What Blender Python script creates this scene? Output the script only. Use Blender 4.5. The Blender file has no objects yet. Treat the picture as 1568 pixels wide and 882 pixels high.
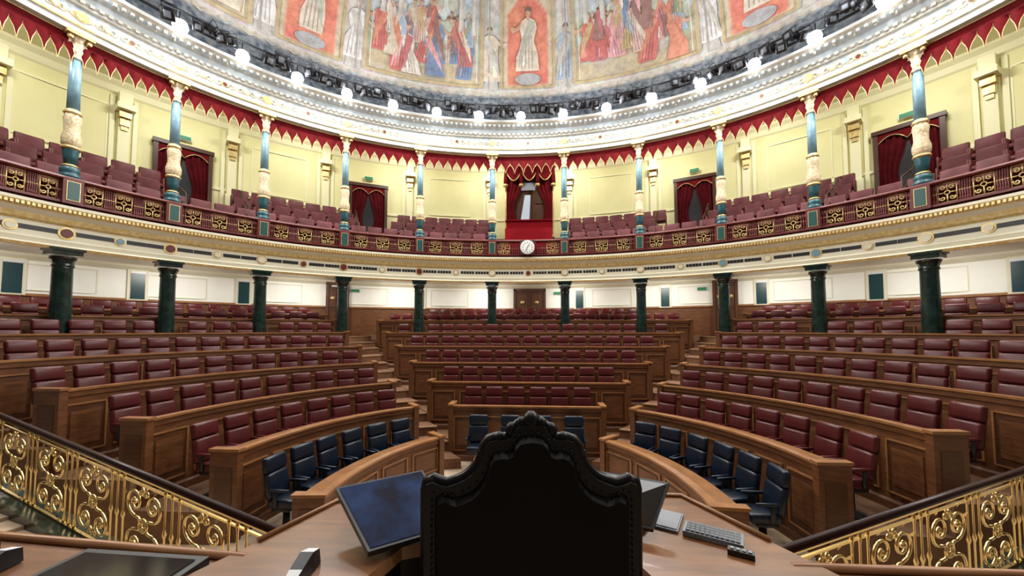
import bpy, bmesh, math, random
from math import sin, cos, pi, radians, sqrt, atan2, asin
from mathutils import Vector, Matrix
random.seed(7)
ZC = 2.75            # eye height above the well floor
G = -2.75            # well floor relative to eye level
A0, B0 = 9.757, 8.464  # column ring half axes
TH = 0.261
def TT(u): return u*TH - .00087*u**3     # bay coordinate -> ellipse angle
bpy.context.scene.view_settings.view_transform = 'Standard'

# ------------------------------------------------------------------ materials
def mat(name, col, rough=0.5, metal=0.0, col2=None, scale=6.0, stretch=(1, 1, 1), bump=0.0, emis=None, estr=0.0, coat=0.0, spec=0.5):
    m = bpy.data.materials.new(name); m.use_nodes = True
    nt = m.node_tree; b = nt.nodes["Principled BSDF"]
    b.inputs["Base Color"].default_value = (*col, 1)
    b.inputs["Roughness"].default_value = rough
    b.inputs["Metallic"].default_value = metal
    b.inputs["Coat Weight"].default_value = coat
    b.inputs["Specular IOR Level"].default_value = spec
    if emis:
        b.inputs["Emission Color"].default_value = (*emis, 1)
        b.inputs["Emission Strength"].default_value = estr
    if col2 or bump:
        tc = nt.nodes.new("ShaderNodeTexCoord"); mp = nt.nodes.new("ShaderNodeMapping")
        mp.inputs["Scale"].default_value = stretch
        nt.links.new(tc.outputs["Object"], mp.inputs["Vector"])
        n = nt.nodes.new("ShaderNodeTexNoise"); n.inputs["Scale"].default_value = scale
        n.inputs["Detail"].default_value = 5
        nt.links.new(mp.outputs["Vector"], n.inputs["Vector"])
        if col2:
            r = nt.nodes.new("ShaderNodeValToRGB")
            r.color_ramp.elements[0].position = .35; r.color_ramp.elements[1].position = .68
            r.color_ramp.elements[0].color = (*col, 1); r.color_ramp.elements[1].color = (*col2, 1)
            nt.links.new(n.outputs["Fac"], r.inputs["Fac"])
            nt.links.new(r.outputs["Color"], b.inputs["Base Color"])
        if bump:
            bp = nt.nodes.new("ShaderNodeBump"); bp.inputs["Strength"].default_value = bump
            bp.inputs["Distance"].default_value = .02
            nt.links.new(n.outputs["Fac"], bp.inputs["Height"])
            nt.links.new(bp.outputs["Normal"], b.inputs["Normal"])
    return m

M_wood = mat("bench_wood", (.100, .036, .012), .42, col2=(.17, .064, .022), scale=5, stretch=(1, 1, 5), coat=.08)
M_woodcap = mat("bench_cap_wood", (.23, .098, .035), .32, col2=(.33, .15, .055), scale=5, stretch=(1, 1, 4), coat=.2)
M_woodpan = mat("bench_panel_wood", (.060, .020, .007), .42, col2=(.11, .038, .012), scale=5, stretch=(1, 1, 6), coat=.1)
M_desk = mat("rostrum_wood", (.13, .050, .018), .32, col2=(.215, .087, .031), scale=4, stretch=(1, 6, 1), coat=.2)
M_deskedge = mat("rostrum_edge_wood", (.25, .11, .045), .32, col2=(.33, .155, .062), scale=4)
M_red = mat("maroon_leather", (.056, .0055, .0065), .34, col2=(.092, .011, .012), scale=3, bump=.25, spec=.35)
M_blue = mat("navy_leather", (.0035, .008, .018), .33, col2=(.007, .014, .029), scale=3, bump=.25, spec=.35)
M_gseat = mat("gallery_plush", (.085, .013, .016), .5, col2=(.13, .024, .028), scale=5, spec=.3)
M_black = mat("black_plastic", (.008, .008, .010), .4)
M_dark = mat("backlit_dark_leather", (.0028, .0018, .0018), .55, col2=(.005, .003, .0026), scale=9, bump=.2, spec=.12)  # backlit shade of the president's chair put into the near-black colour
M_darkwood = mat("dark_carved_wood", (.005, .0026, .0022), .38, spec=.25)  # chair frame's backlit shade is darkened into this wood colour
M_stud = mat("brass_stud", (.05, .03, .018), .4, .8)
M_stud2 = mat("dull_chair_stud", (.012, .007, .005), .45, .5)
M_gold = mat("gilt_metal", (.86, .66, .30), .24, 1.0)
M_goldp = mat("gilt_paint", (.58, .41, .14), .4, .5, col2=(.74, .60, .32), scale=14)
M_cream = mat("cream_plaster", (.66, .63, .48), .5, col2=(.72, .69, .54), scale=2)
M_white = mat("white_plaster", (.80, .81, .74), .5, col2=(.84, .84, .79), scale=2)
M_ent = mat("ivory_cornice", (.66, .69, .68), .5, col2=(.76, .77, .74), scale=5)
M_entgold = mat("pale_gilt_trim", (.52, .48, .36), .45, .2, col2=(.68, .66, .58), scale=12)
M_yellow = mat("yellow_wall", (.71, .67, .34), .6, col2=(.75, .71, .38), scale=1.5)
M_yellowl = mat("yellow_wall_trim", (.79, .76, .49), .5)
M_frieze = mat("painted_frieze", (.34, .45, .54), .6, col2=(.72, .70, .64), scale=9)
M_garland = mat("dark_garland_band", (.05, .075, .11), .6, col2=(.26, .28, .29), scale=7)
M_cove = mat("pale_blue_cove", (.46, .55, .62), .5, col2=(.62, .68, .70), scale=6)
M_colblue = mat("column_blue_paint", (.13, .25, .32), .4, col2=(.19, .33, .40), scale=8)
M_colgreen = mat("column_base_green", (.02, .09, .11), .35)
M_orn = mat("ornate_cream_gilt", (.76, .68, .50), .45, col2=(.50, .34, .14), scale=26, bump=.5)
M_marble = mat("green_marble", (.004, .012, .009), .18, col2=(.012, .03, .023), scale=7)
M_redwood = mat("red_brown_wood", (.115, .014, .012), .4)
M_railwood = mat("dark_handrail_wood", (.022, .006, .004), .35, spec=.25)
M_redcloth = mat("red_cloth", (.13, .004, .007), .8, col2=(.085, .003, .005), scale=5, spec=.1)
M_redcarpet = mat("red_carpet", (.20, .006, .011), .9, spec=.1)
M_curtain = mat("dark_red_curtain", (.09, .004, .007), .85, col2=(.05, .002, .004), scale=5, spec=.1)
M_teal = mat("dark_teal_panel", (.008, .042, .052), .3)
M_tealgreen = mat("plaque_green", (.012, .07, .065), .35)
M_doorwood = mat("door_wood", (.06, .022, .010), .4)
M_mirror = mat("pale_mirror", (.55, .66, .80), .15)
M_carpet = mat("beige_carpet", (.42, .30, .19), .9, col2=(.58, .48, .36), scale=2.2, bump=.2)
M_tier = mat("tier_carpet", (.15, .075, .035), .9, col2=(.22, .12, .06), scale=3)
M_steps = mat("step_carpet", (.20, .095, .045), .9, col2=(.13, .055, .025), scale=9)
M_nosing = mat("step_nosing", (.28, .17, .08), .7)
M_screen = mat("screen_glass", (.003, .006, .02), .05, col2=(.014, .04, .12), scale=7)  # blue patches are reflections painted into the glass colour
M_screen2 = mat("inset_screen_glass", (.010, .011, .012), .1)
M_grey = mat("grey_plastic", (.20, .22, .25), .4)
M_pwhite = mat("white_plastic", (.72, .73, .75), .35)
M_keys = mat("grey_keys", (.10, .11, .13), .5)
M_bulb = mat("lamp_glow", (1, 1, 1), .5, emis=(.97, .99, 1), estr=24)
M_dl = mat("downlight_glow", (1, 1, 1), .5, emis=(1, .93, .78), estr=14)
M_face = mat("clock_face", (.8, .8, .76), .4)
M_exit = mat("exit_sign_green", (.01, .2, .08), .5)
M_truss = mat("black_truss_metal", (.010, .013, .019), .4)
M_lens = mat("spotlight_lens", (.22, .25, .30), .15)

def fresco_mat():
    m = bpy.data.materials.new("fresco_paint"); m.use_nodes = True
    nt = m.node_tree; b = nt.nodes["Principled BSDF"]; b.inputs["Roughness"].default_value = .8
    b.inputs["Specular IOR Level"].default_value = .2
    at = nt.nodes.new("ShaderNodeAttribute"); at.attribute_name = "Col"
    tc = nt.nodes.new("ShaderNodeTexCoord")
    n = nt.nodes.new("ShaderNodeTexNoise"); n.inputs["Scale"].default_value = 4; n.inputs["Detail"].default_value = 8
    n.inputs["Roughness"].default_value = .75
    nt.links.new(tc.outputs["Object"], n.inputs["Vector"])
    r = nt.nodes.new("ShaderNodeValToRGB")
    r.color_ramp.elements[0].position = .36; r.color_ramp.elements[0].color = (.72, .67, .64, 1)
    r.color_ramp.elements[1].position = .6; r.color_ramp.elements[1].color = (1.05, 1.05, 1.05, 1)
    nt.links.new(n.outputs["Fac"], r.inputs["Fac"])
    pale = nt.nodes.new("ShaderNodeMix"); pale.data_type = 'RGBA'; pale.inputs["Factor"].default_value = .17
    pale.inputs["B"].default_value = (.72, .70, .68, 1)
    nt.links.new(at.outputs["Color"], pale.inputs["A"])
    mx = nt.nodes.new("ShaderNodeMix"); mx.data_type = 'RGBA'; mx.blend_type = 'MULTIPLY'
    mx.inputs["Factor"].default_value = 1
    nt.links.new(pale.outputs["Result"], mx.inputs["A"]); nt.links.new(r.outputs["Color"], mx.inputs["B"])
    nt.links.new(mx.outputs["Result"], b.inputs["Base Color"])
    return m
M_fresco = fresco_mat()

# ------------------------------------------------------------------ mesh builder
class MB:
    def __init__(s):
        s.v = []; s.f = []; s.m = []; s.mats = []; s.c = []; s.sm = []
    def mi(s, m):
        if m not in s.mats: s.mats.append(m)
        return s.mats.index(m)
    def add(s, vs, fs, m, col=None, smooth=False):
        o = len(s.v); s.v += [tuple(v) for v in vs]; k = s.mi(m)
        s.c += [(*(col or (1, 1, 1)), 1)] * len(vs)
        for f in fs:
            s.f.append([i + o for i in f]); s.m.append(k); s.sm.append(smooth)
    def obox(s, c, ax, ay, az, m):
        c = Vector(c); ax = Vector(ax); ay = Vector(ay); az = Vector(az)
        vs = [c + ax*i + ay*j + az*k for k in (-1, 1) for j in (-1, 1) for i in (-1, 1)]
        s.add(vs, [(0, 2, 3, 1), (4, 5, 7, 6), (0, 1, 5, 4), (2, 6, 7, 3), (0, 4, 6, 2), (1, 3, 7, 5)], m)
    def box(s, c, sz, m, rz=0):
        s.obox(c, (sz[0]/2*cos(rz), sz[0]/2*sin(rz), 0), (-sz[1]/2*sin(rz), sz[1]/2*cos(rz), 0), (0, 0, sz[2]/2), m)
    def rbox(s, c, sz, m, bev=.03, seg=2, mtx=None, rx=0):
        bm = bmesh.new(); bmesh.ops.create_cube(bm, size=1)
        bmesh.ops.scale(bm, vec=sz, verts=bm.verts)
        bmesh.ops.bevel(bm, geom=bm.edges[:] , offset=bev, segments=seg, affect='EDGES', profile=.5)
        T = Matrix.Translation(c) @ Matrix.Rotation(rx, 4, 'X')
        if mtx: T = mtx @ T
        bm.verts.index_update()
        vs = [T @ v.co for v in bm.verts]
        fs = [[v.index for v in f.verts] for f in bm.faces]
        s.add(vs, fs, m, smooth=True); bm.free()
    def lathe(s, c, prof, m, seg=16, flute=0):
        vs = []; n = len(prof)
        for (r, z) in prof:
            for k in range(seg):
                a = 2*pi*k/seg; rr = r*(1 - (flute if k % 2 else 0))
                vs.append((c[0] + rr*cos(a), c[1] + rr*sin(a), c[2] + z))
        fs = [(i*seg + k, i*seg + (k+1) % seg, (i+1)*seg + (k+1) % seg, (i+1)*seg + k) for i in range(n-1) for k in range(seg)]
        fs.append(list(range(seg))[::-1]); fs.append([(n-1)*seg + k for k in range(seg)])
        s.add(vs, fs, m, smooth=True)
    def tube(s, pts, r, m, seg=5, closed=False):
        P = [Vector(p) for p in pts]; n = len(P); vs = []
        for i, p in enumerate(P):
            a = P[(i-1) % n] if (closed or i > 0) else p
            b = P[(i+1) % n] if (closed or i < n-1) else p
            t = (b-a); t = t.normalized() if t.length > 1e-9 else Vector((0, 0, 1))
            ref = Vector((0, 0, 1)) if abs(t.z) < .93 else Vector((1, 0, 0))
            if i == 0: u = t.cross(ref).normalized()
            else:
                u = (u - t*u.dot(t))
                u = u.normalized() if u.length > 1e-6 else t.cross(ref).normalized()
            w = t.cross(u)
            for k in range(seg):
                an = 2*pi*k/seg; vs.append(p + u*(r*cos(an)) + w*(r*sin(an)))
        fs = []
        for i in range(n if closed else n-1):
            j = (i+1) % n
            for k in range(seg): fs.append((i*seg+k, i*seg+(k+1) % seg, j*seg+(k+1) % seg, j*seg+k))
        if not closed: fs.append(list(range(seg))); fs.append([(n-1)*seg+k for k in range(seg)])
        s.add(vs, fs, m, smooth=True)
    def sweep(s, path, prof, mats, caps=True, smooth=False):
        n = len(prof); np_ = len(path)
        vs = [(p[0]+nn[0]*o, p[1]+nn[1]*o, z) for p, nn in path for (o, z) in prof]
        base = len(s.v); s.v += vs; s.c += [(1, 1, 1, 1)]*len(vs)
        for e in range(n):
            m = mats[e] if isinstance(mats, list) else mats
            if m is None: continue
            k = s.mi(m); e2 = (e+1) % n
            for i in range(np_-1):
                s.f.append([base+i*n+e, base+(i+1)*n+e, base+(i+1)*n+e2, base+i*n+e2]); s.m.append(k); s.sm.append(smooth)
        if caps:
            k = s.mi(mats[0] if isinstance(mats, list) else mats)
            s.f.append([base+e for e in range(n)]); s.m.append(k); s.sm.append(False)
            s.f.append([base+(np_-1)*n+e for e in range(n)][::-1]); s.m.append(k); s.sm.append(False)
    def build(s, name, zoff=ZC, recalc=True):
        me = bpy.data.meshes.new(name); me.from_pydata(s.v, [], s.f)
        for m in s.mats: me.materials.append(m)
        me.polygons.foreach_set("material_index", s.m)
        me.polygons.foreach_set("use_smooth", s.sm)
        ca = me.color_attributes.new("Col", 'FLOAT_COLOR', 'POINT')
        ca.data.foreach_set("color", [x for c in s.c for x in c])
        if recalc:
            bm = bmesh.new(); bm.from_mesh(me); bmesh.ops.recalc_face_normals(bm, faces=bm.faces); bm.to_mesh(me); bm.free()
        me.update()
        ob = bpy.data.objects.new(name, me); bpy.context.collection.objects.link(ob)
        ob.location.z = zoff
        return ob

V = Vector
def E(a, b, t):
    """ellipse point and outward normal"""
    n = Vector((b*sin(t), a*cos(t))); n.normalize()
    return ((a*sin(t), b*cos(t)), (n.x, n.y))
def epath(a, b, t0, t1, n): return [E(a, b, t0 + (t1-t0)*i/(n-1)) for i in range(n)]
def off(pn, o): return (pn[0][0]+pn[1][0]*o, pn[0][1]+pn[1][1]*o)
def frame(a, b, t, z=0):
    pn = E(a, b, t); n = V((*pn[1], 0)); return V((*pn[0], z)), V((n.y, -n.x, 0)), n
def spath(p0, p1, n, nrm): return [((p0[0]+(p1[0]-p0[0])*i/(n-1), p0[1]+(p1[1]-p0[1])*i/(n-1)), nrm) for i in range(n)]
def resample(path, step):
    L = [0]
    for i in range(1, len(path)): L.append(L[-1] + math.dist(path[i][0], path[i-1][0]))
    tot = L[-1]; n = max(1, round(tot/step)); out = []; j = 0
    for k in range(n):
        d = tot*(k+.5)/n
        while L[j+1] < d: j += 1
        f = (d-L[j])/(L[j+1]-L[j]); a, b = path[j], path[j+1]
        out.append(((a[0][0]*(1-f)+b[0][0]*f, a[0][1]*(1-f)+b[0][1]*f), (a[1][0]*(1-f)+b[1][0]*f, a[1][1]*(1-f)+b[1][1]*f)))
    return out, tot/n

# ------------------------------------------------------------------ row data
RA = [3.66+1.297*i for i in range(7)]; RB = [3.767+i for i in range(7)]
RZ = [-1.594+.379*i for i in range(6)] + [.50]
TIN = radians(37.2); TOUT = radians(89.5)
CY = [3.2, 4.1, 5.05, 6.05, 7.15, 8.82, 9.6]
CW = [1.58, 2.3, 3.07, 3.85, 4.65, 5.6, 4.3]
CZ = [-1.595, -1.225, -.857, -.48, -.095, .33, .55]
CX = .07
FH = .75
NCOL = range(-8, 8)
COLS = [off(E(A0, B0, TT(k+.5)), .12) for k in NCOL]

def bench(path, zb, zt, name):
    mb = MB()
    prof = [(-.02, zb), (-.02, zb+.1), (0, zb+.13), (0, zt-.13), (-.025, zt-.11), (-.025, zt-.05), (-.05, zt-.03), (-.05, zt), (.05, zt), (.32, zt-.05), (.32, zt-.09), (.06, zt-.09), (.06, zb)]
    W, C = M_wood, M_woodcap
    mats = [W, W, W, W, W, C, C, C, C, W, W, W, W]
    mb.sweep(path, prof, mats)
    bays, w = resample(path, .62)
    h = zt-zb
    for (p, n) in bays:
        tx = Vector((n[1], -n[0], 0)).normalized(); nv = Vector((n[0], n[1], 0)); c = Vector((p[0], p[1], 0))
        zc = (zb+.13+zt-.13)/2; hh = (zt-zb-.26)/2
        mb.obox(c - nv*.004 + Vector((0, 0, zc)), tx*(w*.40), nv*.012, Vector((0, 0, hh*.78)), M_woodpan)
        mb.obox(c - nv*.014 + Vector((0, 0, zc)), tx*(w*.30), nv*.010, Vector((0, 0, hh*.55)), W)
        for sx in (-1, 1):
            mb.obox(c - nv*.012 + tx*sx*w*.40 + Vector((0, 0, zc)), tx*.011, nv*.02, Vector((0, 0, hh*.80)), C)
        for sz in (-1, 1):
            mb.obox(c - nv*.012 + Vector((0, 0, zc+sz*hh*.78)), tx*w*.40, nv*.02, Vector((0, 0, .009)), C)
    for pn, sgn in ((path[0], 1), (path[-1], -1)):
        n = pn[1]; d = path[1][0] if sgn == 1 else path[-2][0]
        tx = Vector((d[0]-pn[0][0], d[1]-pn[0][1], 0)).normalized(); nv = Vector((n[0], n[1], 0)); c = Vector((*pn[0], 0))
        mb.obox(c + nv*.13 + Vector((0, 0, (zb+zt)/2)), tx*.05, nv*.19, Vector((0, 0, h/2 - .005)), W)
        mb.obox(c + nv*.13 + Vector((0, 0, zt+.012)), tx*.06, nv*.21, Vector((0, 0, .018)), C)
        mb.obox(c + nv*.13 + Vector((0, 0, zb+h*.5)), tx*.058, nv*.12, Vector((0, 0, h*.32)), M_woodpan)
    return mb.build(name)

# ------------------------------------------------------------------ chairs
def chair_mesh(name, leather, w=.41):
    mb = MB()
    mb.rbox((0, -.03, .43), (w-.06, .38, .12), leather, .035, 3)
    mb.rbox((0, .155, .65), (w-.03, .10, .33), leather, .038, 3, rx=radians(-9))
    mb.rbox((0, .20, .92), (w-.03, .095, .21), leather, .038, 3, rx=radians(-9))
    mb.rbox((0, .215, .72), (w-.08, .03, .5), M_black, .012, 1, rx=radians(-9))
    for sx in (-1, 1):
        mb.rbox((sx*(w/2-.02), -.02, .62), (.04, .29, .04), leather, .015, 2)
        mb.rbox((sx*(w/2-.02), .03, .50), (.025, .06, .22), M_black, .008, 1)
    mb.rbox((0, 0, .34), (.26, .26, .05), M_black, .01, 1)
    mb.lathe((0, 0, 0), [(.16, 0), (.16, .02), (.05, .05), (.04, .34)], M_black, 10)
    ob = mb.build(name, 0); me = ob.data; bpy.data.objects.remove(ob)
    return me
me_red = chair_mesh("maroon_seat_mesh", M_red); me_blue = chair_mesh("navy_seat_mesh", M_blue)
def place(me, name, p, n, z, jit=0):
    if any(math.dist(p, c) < .42 for c in COLS): return
    ob = bpy.data.objects.new(name, me); bpy.context.collection.objects.link(ob)
    ob.location = (p[0], p[1], z+ZC+.002); ob.rotation_euler = (0, 0, atan2(n[1], n[0])-pi/2 + random.uniform(-jit, jit))

# ------------------------------------------------------------------ benches and seats
for i in range(7):
    for sg in (-1, 1):
        path = epath(RA[i], RB[i], sg*TIN, sg*TOUT, 30)
        bench(path, (RZ[i-1]-FH if i else G), RZ[i], "curved_wooden_bench")
        cp = epath(RA[i]+.62, RB[i]+.58, sg*(TIN+.03), sg*(TOUT-.03), 60)
        pts, w = resample(cp, .445 if i < 2 else .475)
        for p, n in pts: place(me_red, "maroon_leather_seat", p, n, RZ[i]-FH, .07)
    path = spath((CX-CW[i], CY[i]), (CX+CW[i], CY[i]), 8, (0, 1))
    bench(path, (CZ[i-1]-FH if i else G), CZ[i], "straight_wooden_bench")
    cp = spath((CX-CW[i]+.1, CY[i]+.57), (CX+CW[i]-.1, CY[i]+.57), 10, (0, 1))
    if i in (5, 6): cp = spath((CX-CW[i]+.1, CY[i]+.53), (CX+CW[i]-.1, CY[i]+.53), 10, (0, 1))
    pts, w = resample(cp, .50)
    for p, n in pts: place(me_red, "maroon_leather_seat", p, n, CZ[i]-FH, .05)
for sg in (-1, 1):
    cp = epath(3.13, 3.25, sg*radians(40), sg*radians(89), 40)
    pts, w = resample(cp, .445)
    for p, n in pts: place(me_blue, "navy_leather_seat", p, n, G, .14)
    bench(epath(2.3, 2.97, sg*radians(40.7), sg*radians(96), 26), G, -1.99, "curved_government_desk")
for k in (-1.5, -.5, .5, 1.5): place(me_blue, "navy_leather_seat", (CX+k*.64, 2.72), (0, 1), G, .05)

mb = MB()
mb.box((CX, 1.25, -2.02), (1.5, .7, .05), M_woodcap)
mb.box((CX, 1.25, -2.08), (1.4, .6, .08), M_wood)
for sx in (-1, 1):
    for sy in (-1, 1): mb.lathe((CX+sx*.65, 1.25+sy*.26, G), [(.03, 0), (.045, .1), (.03, .3), (.045, .6), (.04, .66)], M_wood, 10)
mb.build("stenographers_table")

# ------------------------------------------------------------------ floor, tiers, aisle stairs
mb = MB(); mb.box((0, 1.5, G-.1), (32, 22, .2), M_carpet); mb.build("floor")
def tier_side(sg):
    mb = MB(); N = 30
    for i in range(7):
        z = RZ[i]-FH; a2, b2 = (RA[i+1], RB[i+1]) if i < 6 else (12.85, 11.05)
        ts = [sg*(TIN + (TOUT+.03-TIN)*k/(N-1)) for k in range(N)]
        vs = []
        for t in ts:
            p = off(E(RA[i], RB[i], t), .03); q = off(E(a2, b2, t), .03)
            vs += [(*p, G), (*p, z), (*q, z), (*q, G)]
        fs = []
        for k in range(N-1):
            o = 4*k
            fs += [(o, o+4, o+5, o+1), (o+1, o+5, o+6, o+2), (o+2, o+6, o+7, o+3)]
        fs += [(0, 1, 2, 3), tuple(4*(N-1)+j for j in (3, 2, 1, 0))]
        mb.add(vs, fs, M_tier)
    mb.build("floor_tiers")
tier_side(-1); tier_side(1)
mb = MB()
for i in range(7):
    z = CZ[i]-FH; y1 = CY[i+1] if i < 6 else 10.95
    w0 = CW[i] if i < 6 else 6.3; w1 = CW[i+1] if i < 5 else 6.3
    if i == 6: w1 = 3.5
    vs = [(CX-w0, CY[i]+.03, zz) for zz in (G, z)] + [(CX+w0, CY[i]+.03, zz) for zz in (G, z)] + [(CX+w1, y1+.03, zz) for zz in (G, z)] + [(CX-w1, y1+.03, zz) for zz in (G, z)]
    mb.add(vs, [(1, 3, 5, 7), (0, 2, 3, 1), (2, 4, 5, 3), (4, 6, 7, 5), (6, 0, 1, 7)], M_tier)
mb.build("floor_centre_tiers")
for sg in (-1, 1):
    mb = MB()
    Cp = [(CX+sg*(CW[i]+.06), CY[i]) for i in range(6)] + [(CX+sg*6.4, CY[6])]
    Sp = [off(E(RA[i], RB[i], sg*(TIN-.012)), 0) for i in range(7)]
    def lerp(L, u):
        if u < 0: return (L[0][0]+(L[1][0]-L[0][0])*u, L[0][1]+(L[1][1]-L[0][1])*u)
        k = min(int(u), len(L)-2); f = u-k; return (L[k][0]+(L[k+1][0]-L[k][0])*f, L[k][1]+(L[k+1][1]-L[k][1])*f)
    u = -.5
    while u < 6:
        k = math.floor(u); lo = (RZ[k]-FH) if k >= 0 else G
        hi = RZ[k+1]-FH if k+1 < 7 else lo
        z = lo + (0 if (u-k) < .25 else (hi-lo)/2)
        if u >= 5.4: z = RZ[6]-FH
        a, b, c, d = lerp(Cp, u), lerp(Sp, u), lerp(Sp, u+.5), lerp(Cp, u+.5)
        vs = [(*p, zz) for p in (a, b, c, d) for zz in (G, z)]
        mb.add(vs, [(1, 3, 5, 7), (0, 2, 3, 1), (2, 4, 5, 3), (4, 6, 7, 5), (6, 0, 1, 7)], M_steps)
        mid = Vector(((a[0]+b[0])/2, (a[1]+b[1])/2, z)); ax = Vector((b[0]-a[0], b[1]-a[1], 0))/2
        if u >= 0: mb.obox(mid + Vector((0, 0, -.008)), ax, ax.normalized().cross(Vector((0, 0, 1)))*.022, Vector((0, 0, .012)), M_nosing)
        u += .5
    mb.build("aisle_stairs")

# ------------------------------------------------------------------ lower wall
WA, WB = 12.9, 11.1
mb = MB(); P = epath(WA, WB, -1.75, 1.75, 90)
mb.sweep(P, [(0, G), (0, .80), (-.05, .82), (-.05, .87), (0, .89), (0, 1.70), (-.04, 1.74), (-.1, 1.80), (-.12, 1.86), (.25, 1.86), (.25, G)],
         [M_wood, M_woodcap, M_woodcap, M_woodcap, M_white, M_cream, M_cream, M_cream, None, M_cream, None], caps=False)
mb.build("wall_lower_hemicycle")
mb = MB()
for k in NCOL:
    t = TT(k+.5) + (.035 if k < 0 else .03)
    if abs(t) < .14 : continue
    c, tx, n = frame(WA, WB, t)
    mb.obox(c - n*.03 + V((0, 0, 1.28)), tx*.22, n*.03, V((0, 0, .44)), M_cream)
    mb.obox(c - n*.06 + V((0, 0, 1.24)), tx*.15, n*.02, V((0, 0, .36)), M_teal)
    mb.obox(c - n*.07 + V((0, 0, 1.64)), tx*.16, n*.02, V((0, 0, .03)), M_pwhite)
for j in range(-7, 8):
    t = TT(j)
    c, tx, n = frame(WA, WB, t)
    if j == 0: continue
    for s in (-1, 1):
        mb.obox(c - n*.012 + V((0, 0, 1.29+s*.32)), tx*.75, n*.025, V((0, 0, .012)), M_cream)
        mb.obox(c - n*.012 + tx*s*.75 + V((0, 0, 1.29)), tx*.012, n*.025, V((0, 0, .32)), M_cream)
mb.build("trim_lower_wall_panels")
def door(name, t, zb, zt, w, a=WA, b=WB, m=M_doorwood):
    mb = MB(); c, tx, n = frame(a, b, t)
    h = (zt-zb)/2; zc = (zt+zb)/2
    mb.obox(c - n*.05 + V((0, 0, zc)), tx*w/2, n*.04, V((0, 0, h)), m)
    for s in (-1, 1):
        mb.obox(c - n*.08 + tx*s*w/2 + V((0, 0, zc)), tx*.05, n*.05, V((0, 0, h+.04)), M_woodpan)
        mb.obox(c - n*.1 + tx*s*w*.24 + V((0, 0, zc+h*.45)), tx*w*.16, n*.015, V((0, 0, h*.36)), M_woodpan)
        mb.obox(c - n*.1 + tx*s*w*.24 + V((0, 0, zc-h*.45)), tx*w*.16, n*.015, V((0, 0, h*.36)), M_woodpan)
        mb.lathe((*(c - n*.12 + tx*s*w*.24).xy, zc+h*.45), [(.02, -.07), (.09, -.04), (.09, .04), (.02, .07)], M_goldp, 10)
    mb.obox(c - n*.08 + V((0, 0, zt+.03)), tx*(w/2+.05), n*.05, V((0, 0, .05)), M_woodpan)
    mb.build(name)
door("door_1", 0, -.2, 1.62, 1.25)
door("door_2", -.60, -.2, 1.7, .7); door("door_3", .58, -.2, 1.7, .7)
for t in (-.55, .09, .52):
    mb = MB(); c, tx, n = frame(WA, WB, t, 1.5)
    mb.obox(c - n*.06, tx*.15, n*.015, V((0, 0, .055)), M_exit); mb.obox(c - n*.04, tx*.17, n*.015, V((0, 0, .07)), M_pwhite)
    mb.build("exit_sign")

# ------------------------------------------------------------------ gallery slab, fascia
GA, GB = 13.1, 11.3     # gallery back wall
mb = MB(); P = epath(A0, B0, -1.75, 1.75, 110)
G_, C_, Wt = M_goldp, M_cream, M_white
prof = [(3.6, 1.86), (.35, 1.86), (.30, 1.66), (-.04, 1.62), (-.06, 1.68), (0, 1.72), (-.02, 1.80), (.03, 1.84), (.03, 2.12), (-.03, 2.16), (-.05, 2.26), (-.12, 2.34), (-.16, 2.46), (-.16, 2.52), (.06, 2.54), (.06, 2.60), (3.6, 2.60)]
mats = [Wt, C_, C_, G_, C_, C_, C_, C_, G_, G_, C_, M_goldp, C_, M_redwood, M_redwood, M_redwood, None]
mb.sweep(P, prof, mats, caps=False)
mb.build("gallery_slab_fascia")
mb = MB()
for bay in range(-8, 8):
    for f in (.16, .36, .64, .84):
        for q in range(-2, 3):
            c, tx, n = frame(A0, B0, TT(bay + f + q*.038))
            mb.obox(c + n*.028 + V((0, 0, 1.99)), tx*.040, n*.006, V((0, 0, .045)), M_black)
    for f, r in ((.5, .13), (0, .10)):
        c, tx, n = frame(A0, B0, TT(bay + f), 1.98)
        for rr, dd, m in ((r, .015, M_goldp), (r*.7, .03, random.choice([M_colblue, M_redwood, M_cream, M_cream]))):
            vs = [c + n*.03 - n*dd + tx*rr*cos(a*pi/8) + V((0, 0, rr*sin(a*pi/8))) for a in range(16)] + [c + n*.04 + tx*rr*cos(a*pi/8) + V((0, 0, rr*sin(a*pi/8))) for a in range(16)]
            mb.add(vs, [list(range(16))] + [(a, (a+1) % 16, 16+(a+1) % 16, 16+a) for a in range(16)], m)
for j in range(-210, 211):
    c, tx, n = frame(A0, B0, j*.0083, 2.41)
    mb.obox(c - n*.145, tx*.02, n*.02, V((0, 0, .028)), M_goldp)
mb.build("trim_fascia_ornaments")
mb = MB()
for j in range(30):
    t = -1.5 + j*.1035
    p = off(E(A0, B0, t), .8)
    mb.lathe((*p, 1.835), [(.075, 0), (.075, .02)], M_dl, 12)
    mb.lathe((*p, 1.84), [(.10, 0), (.10, .015)], M_goldp, 12)
mb.build("recessed_downlights")

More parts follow.
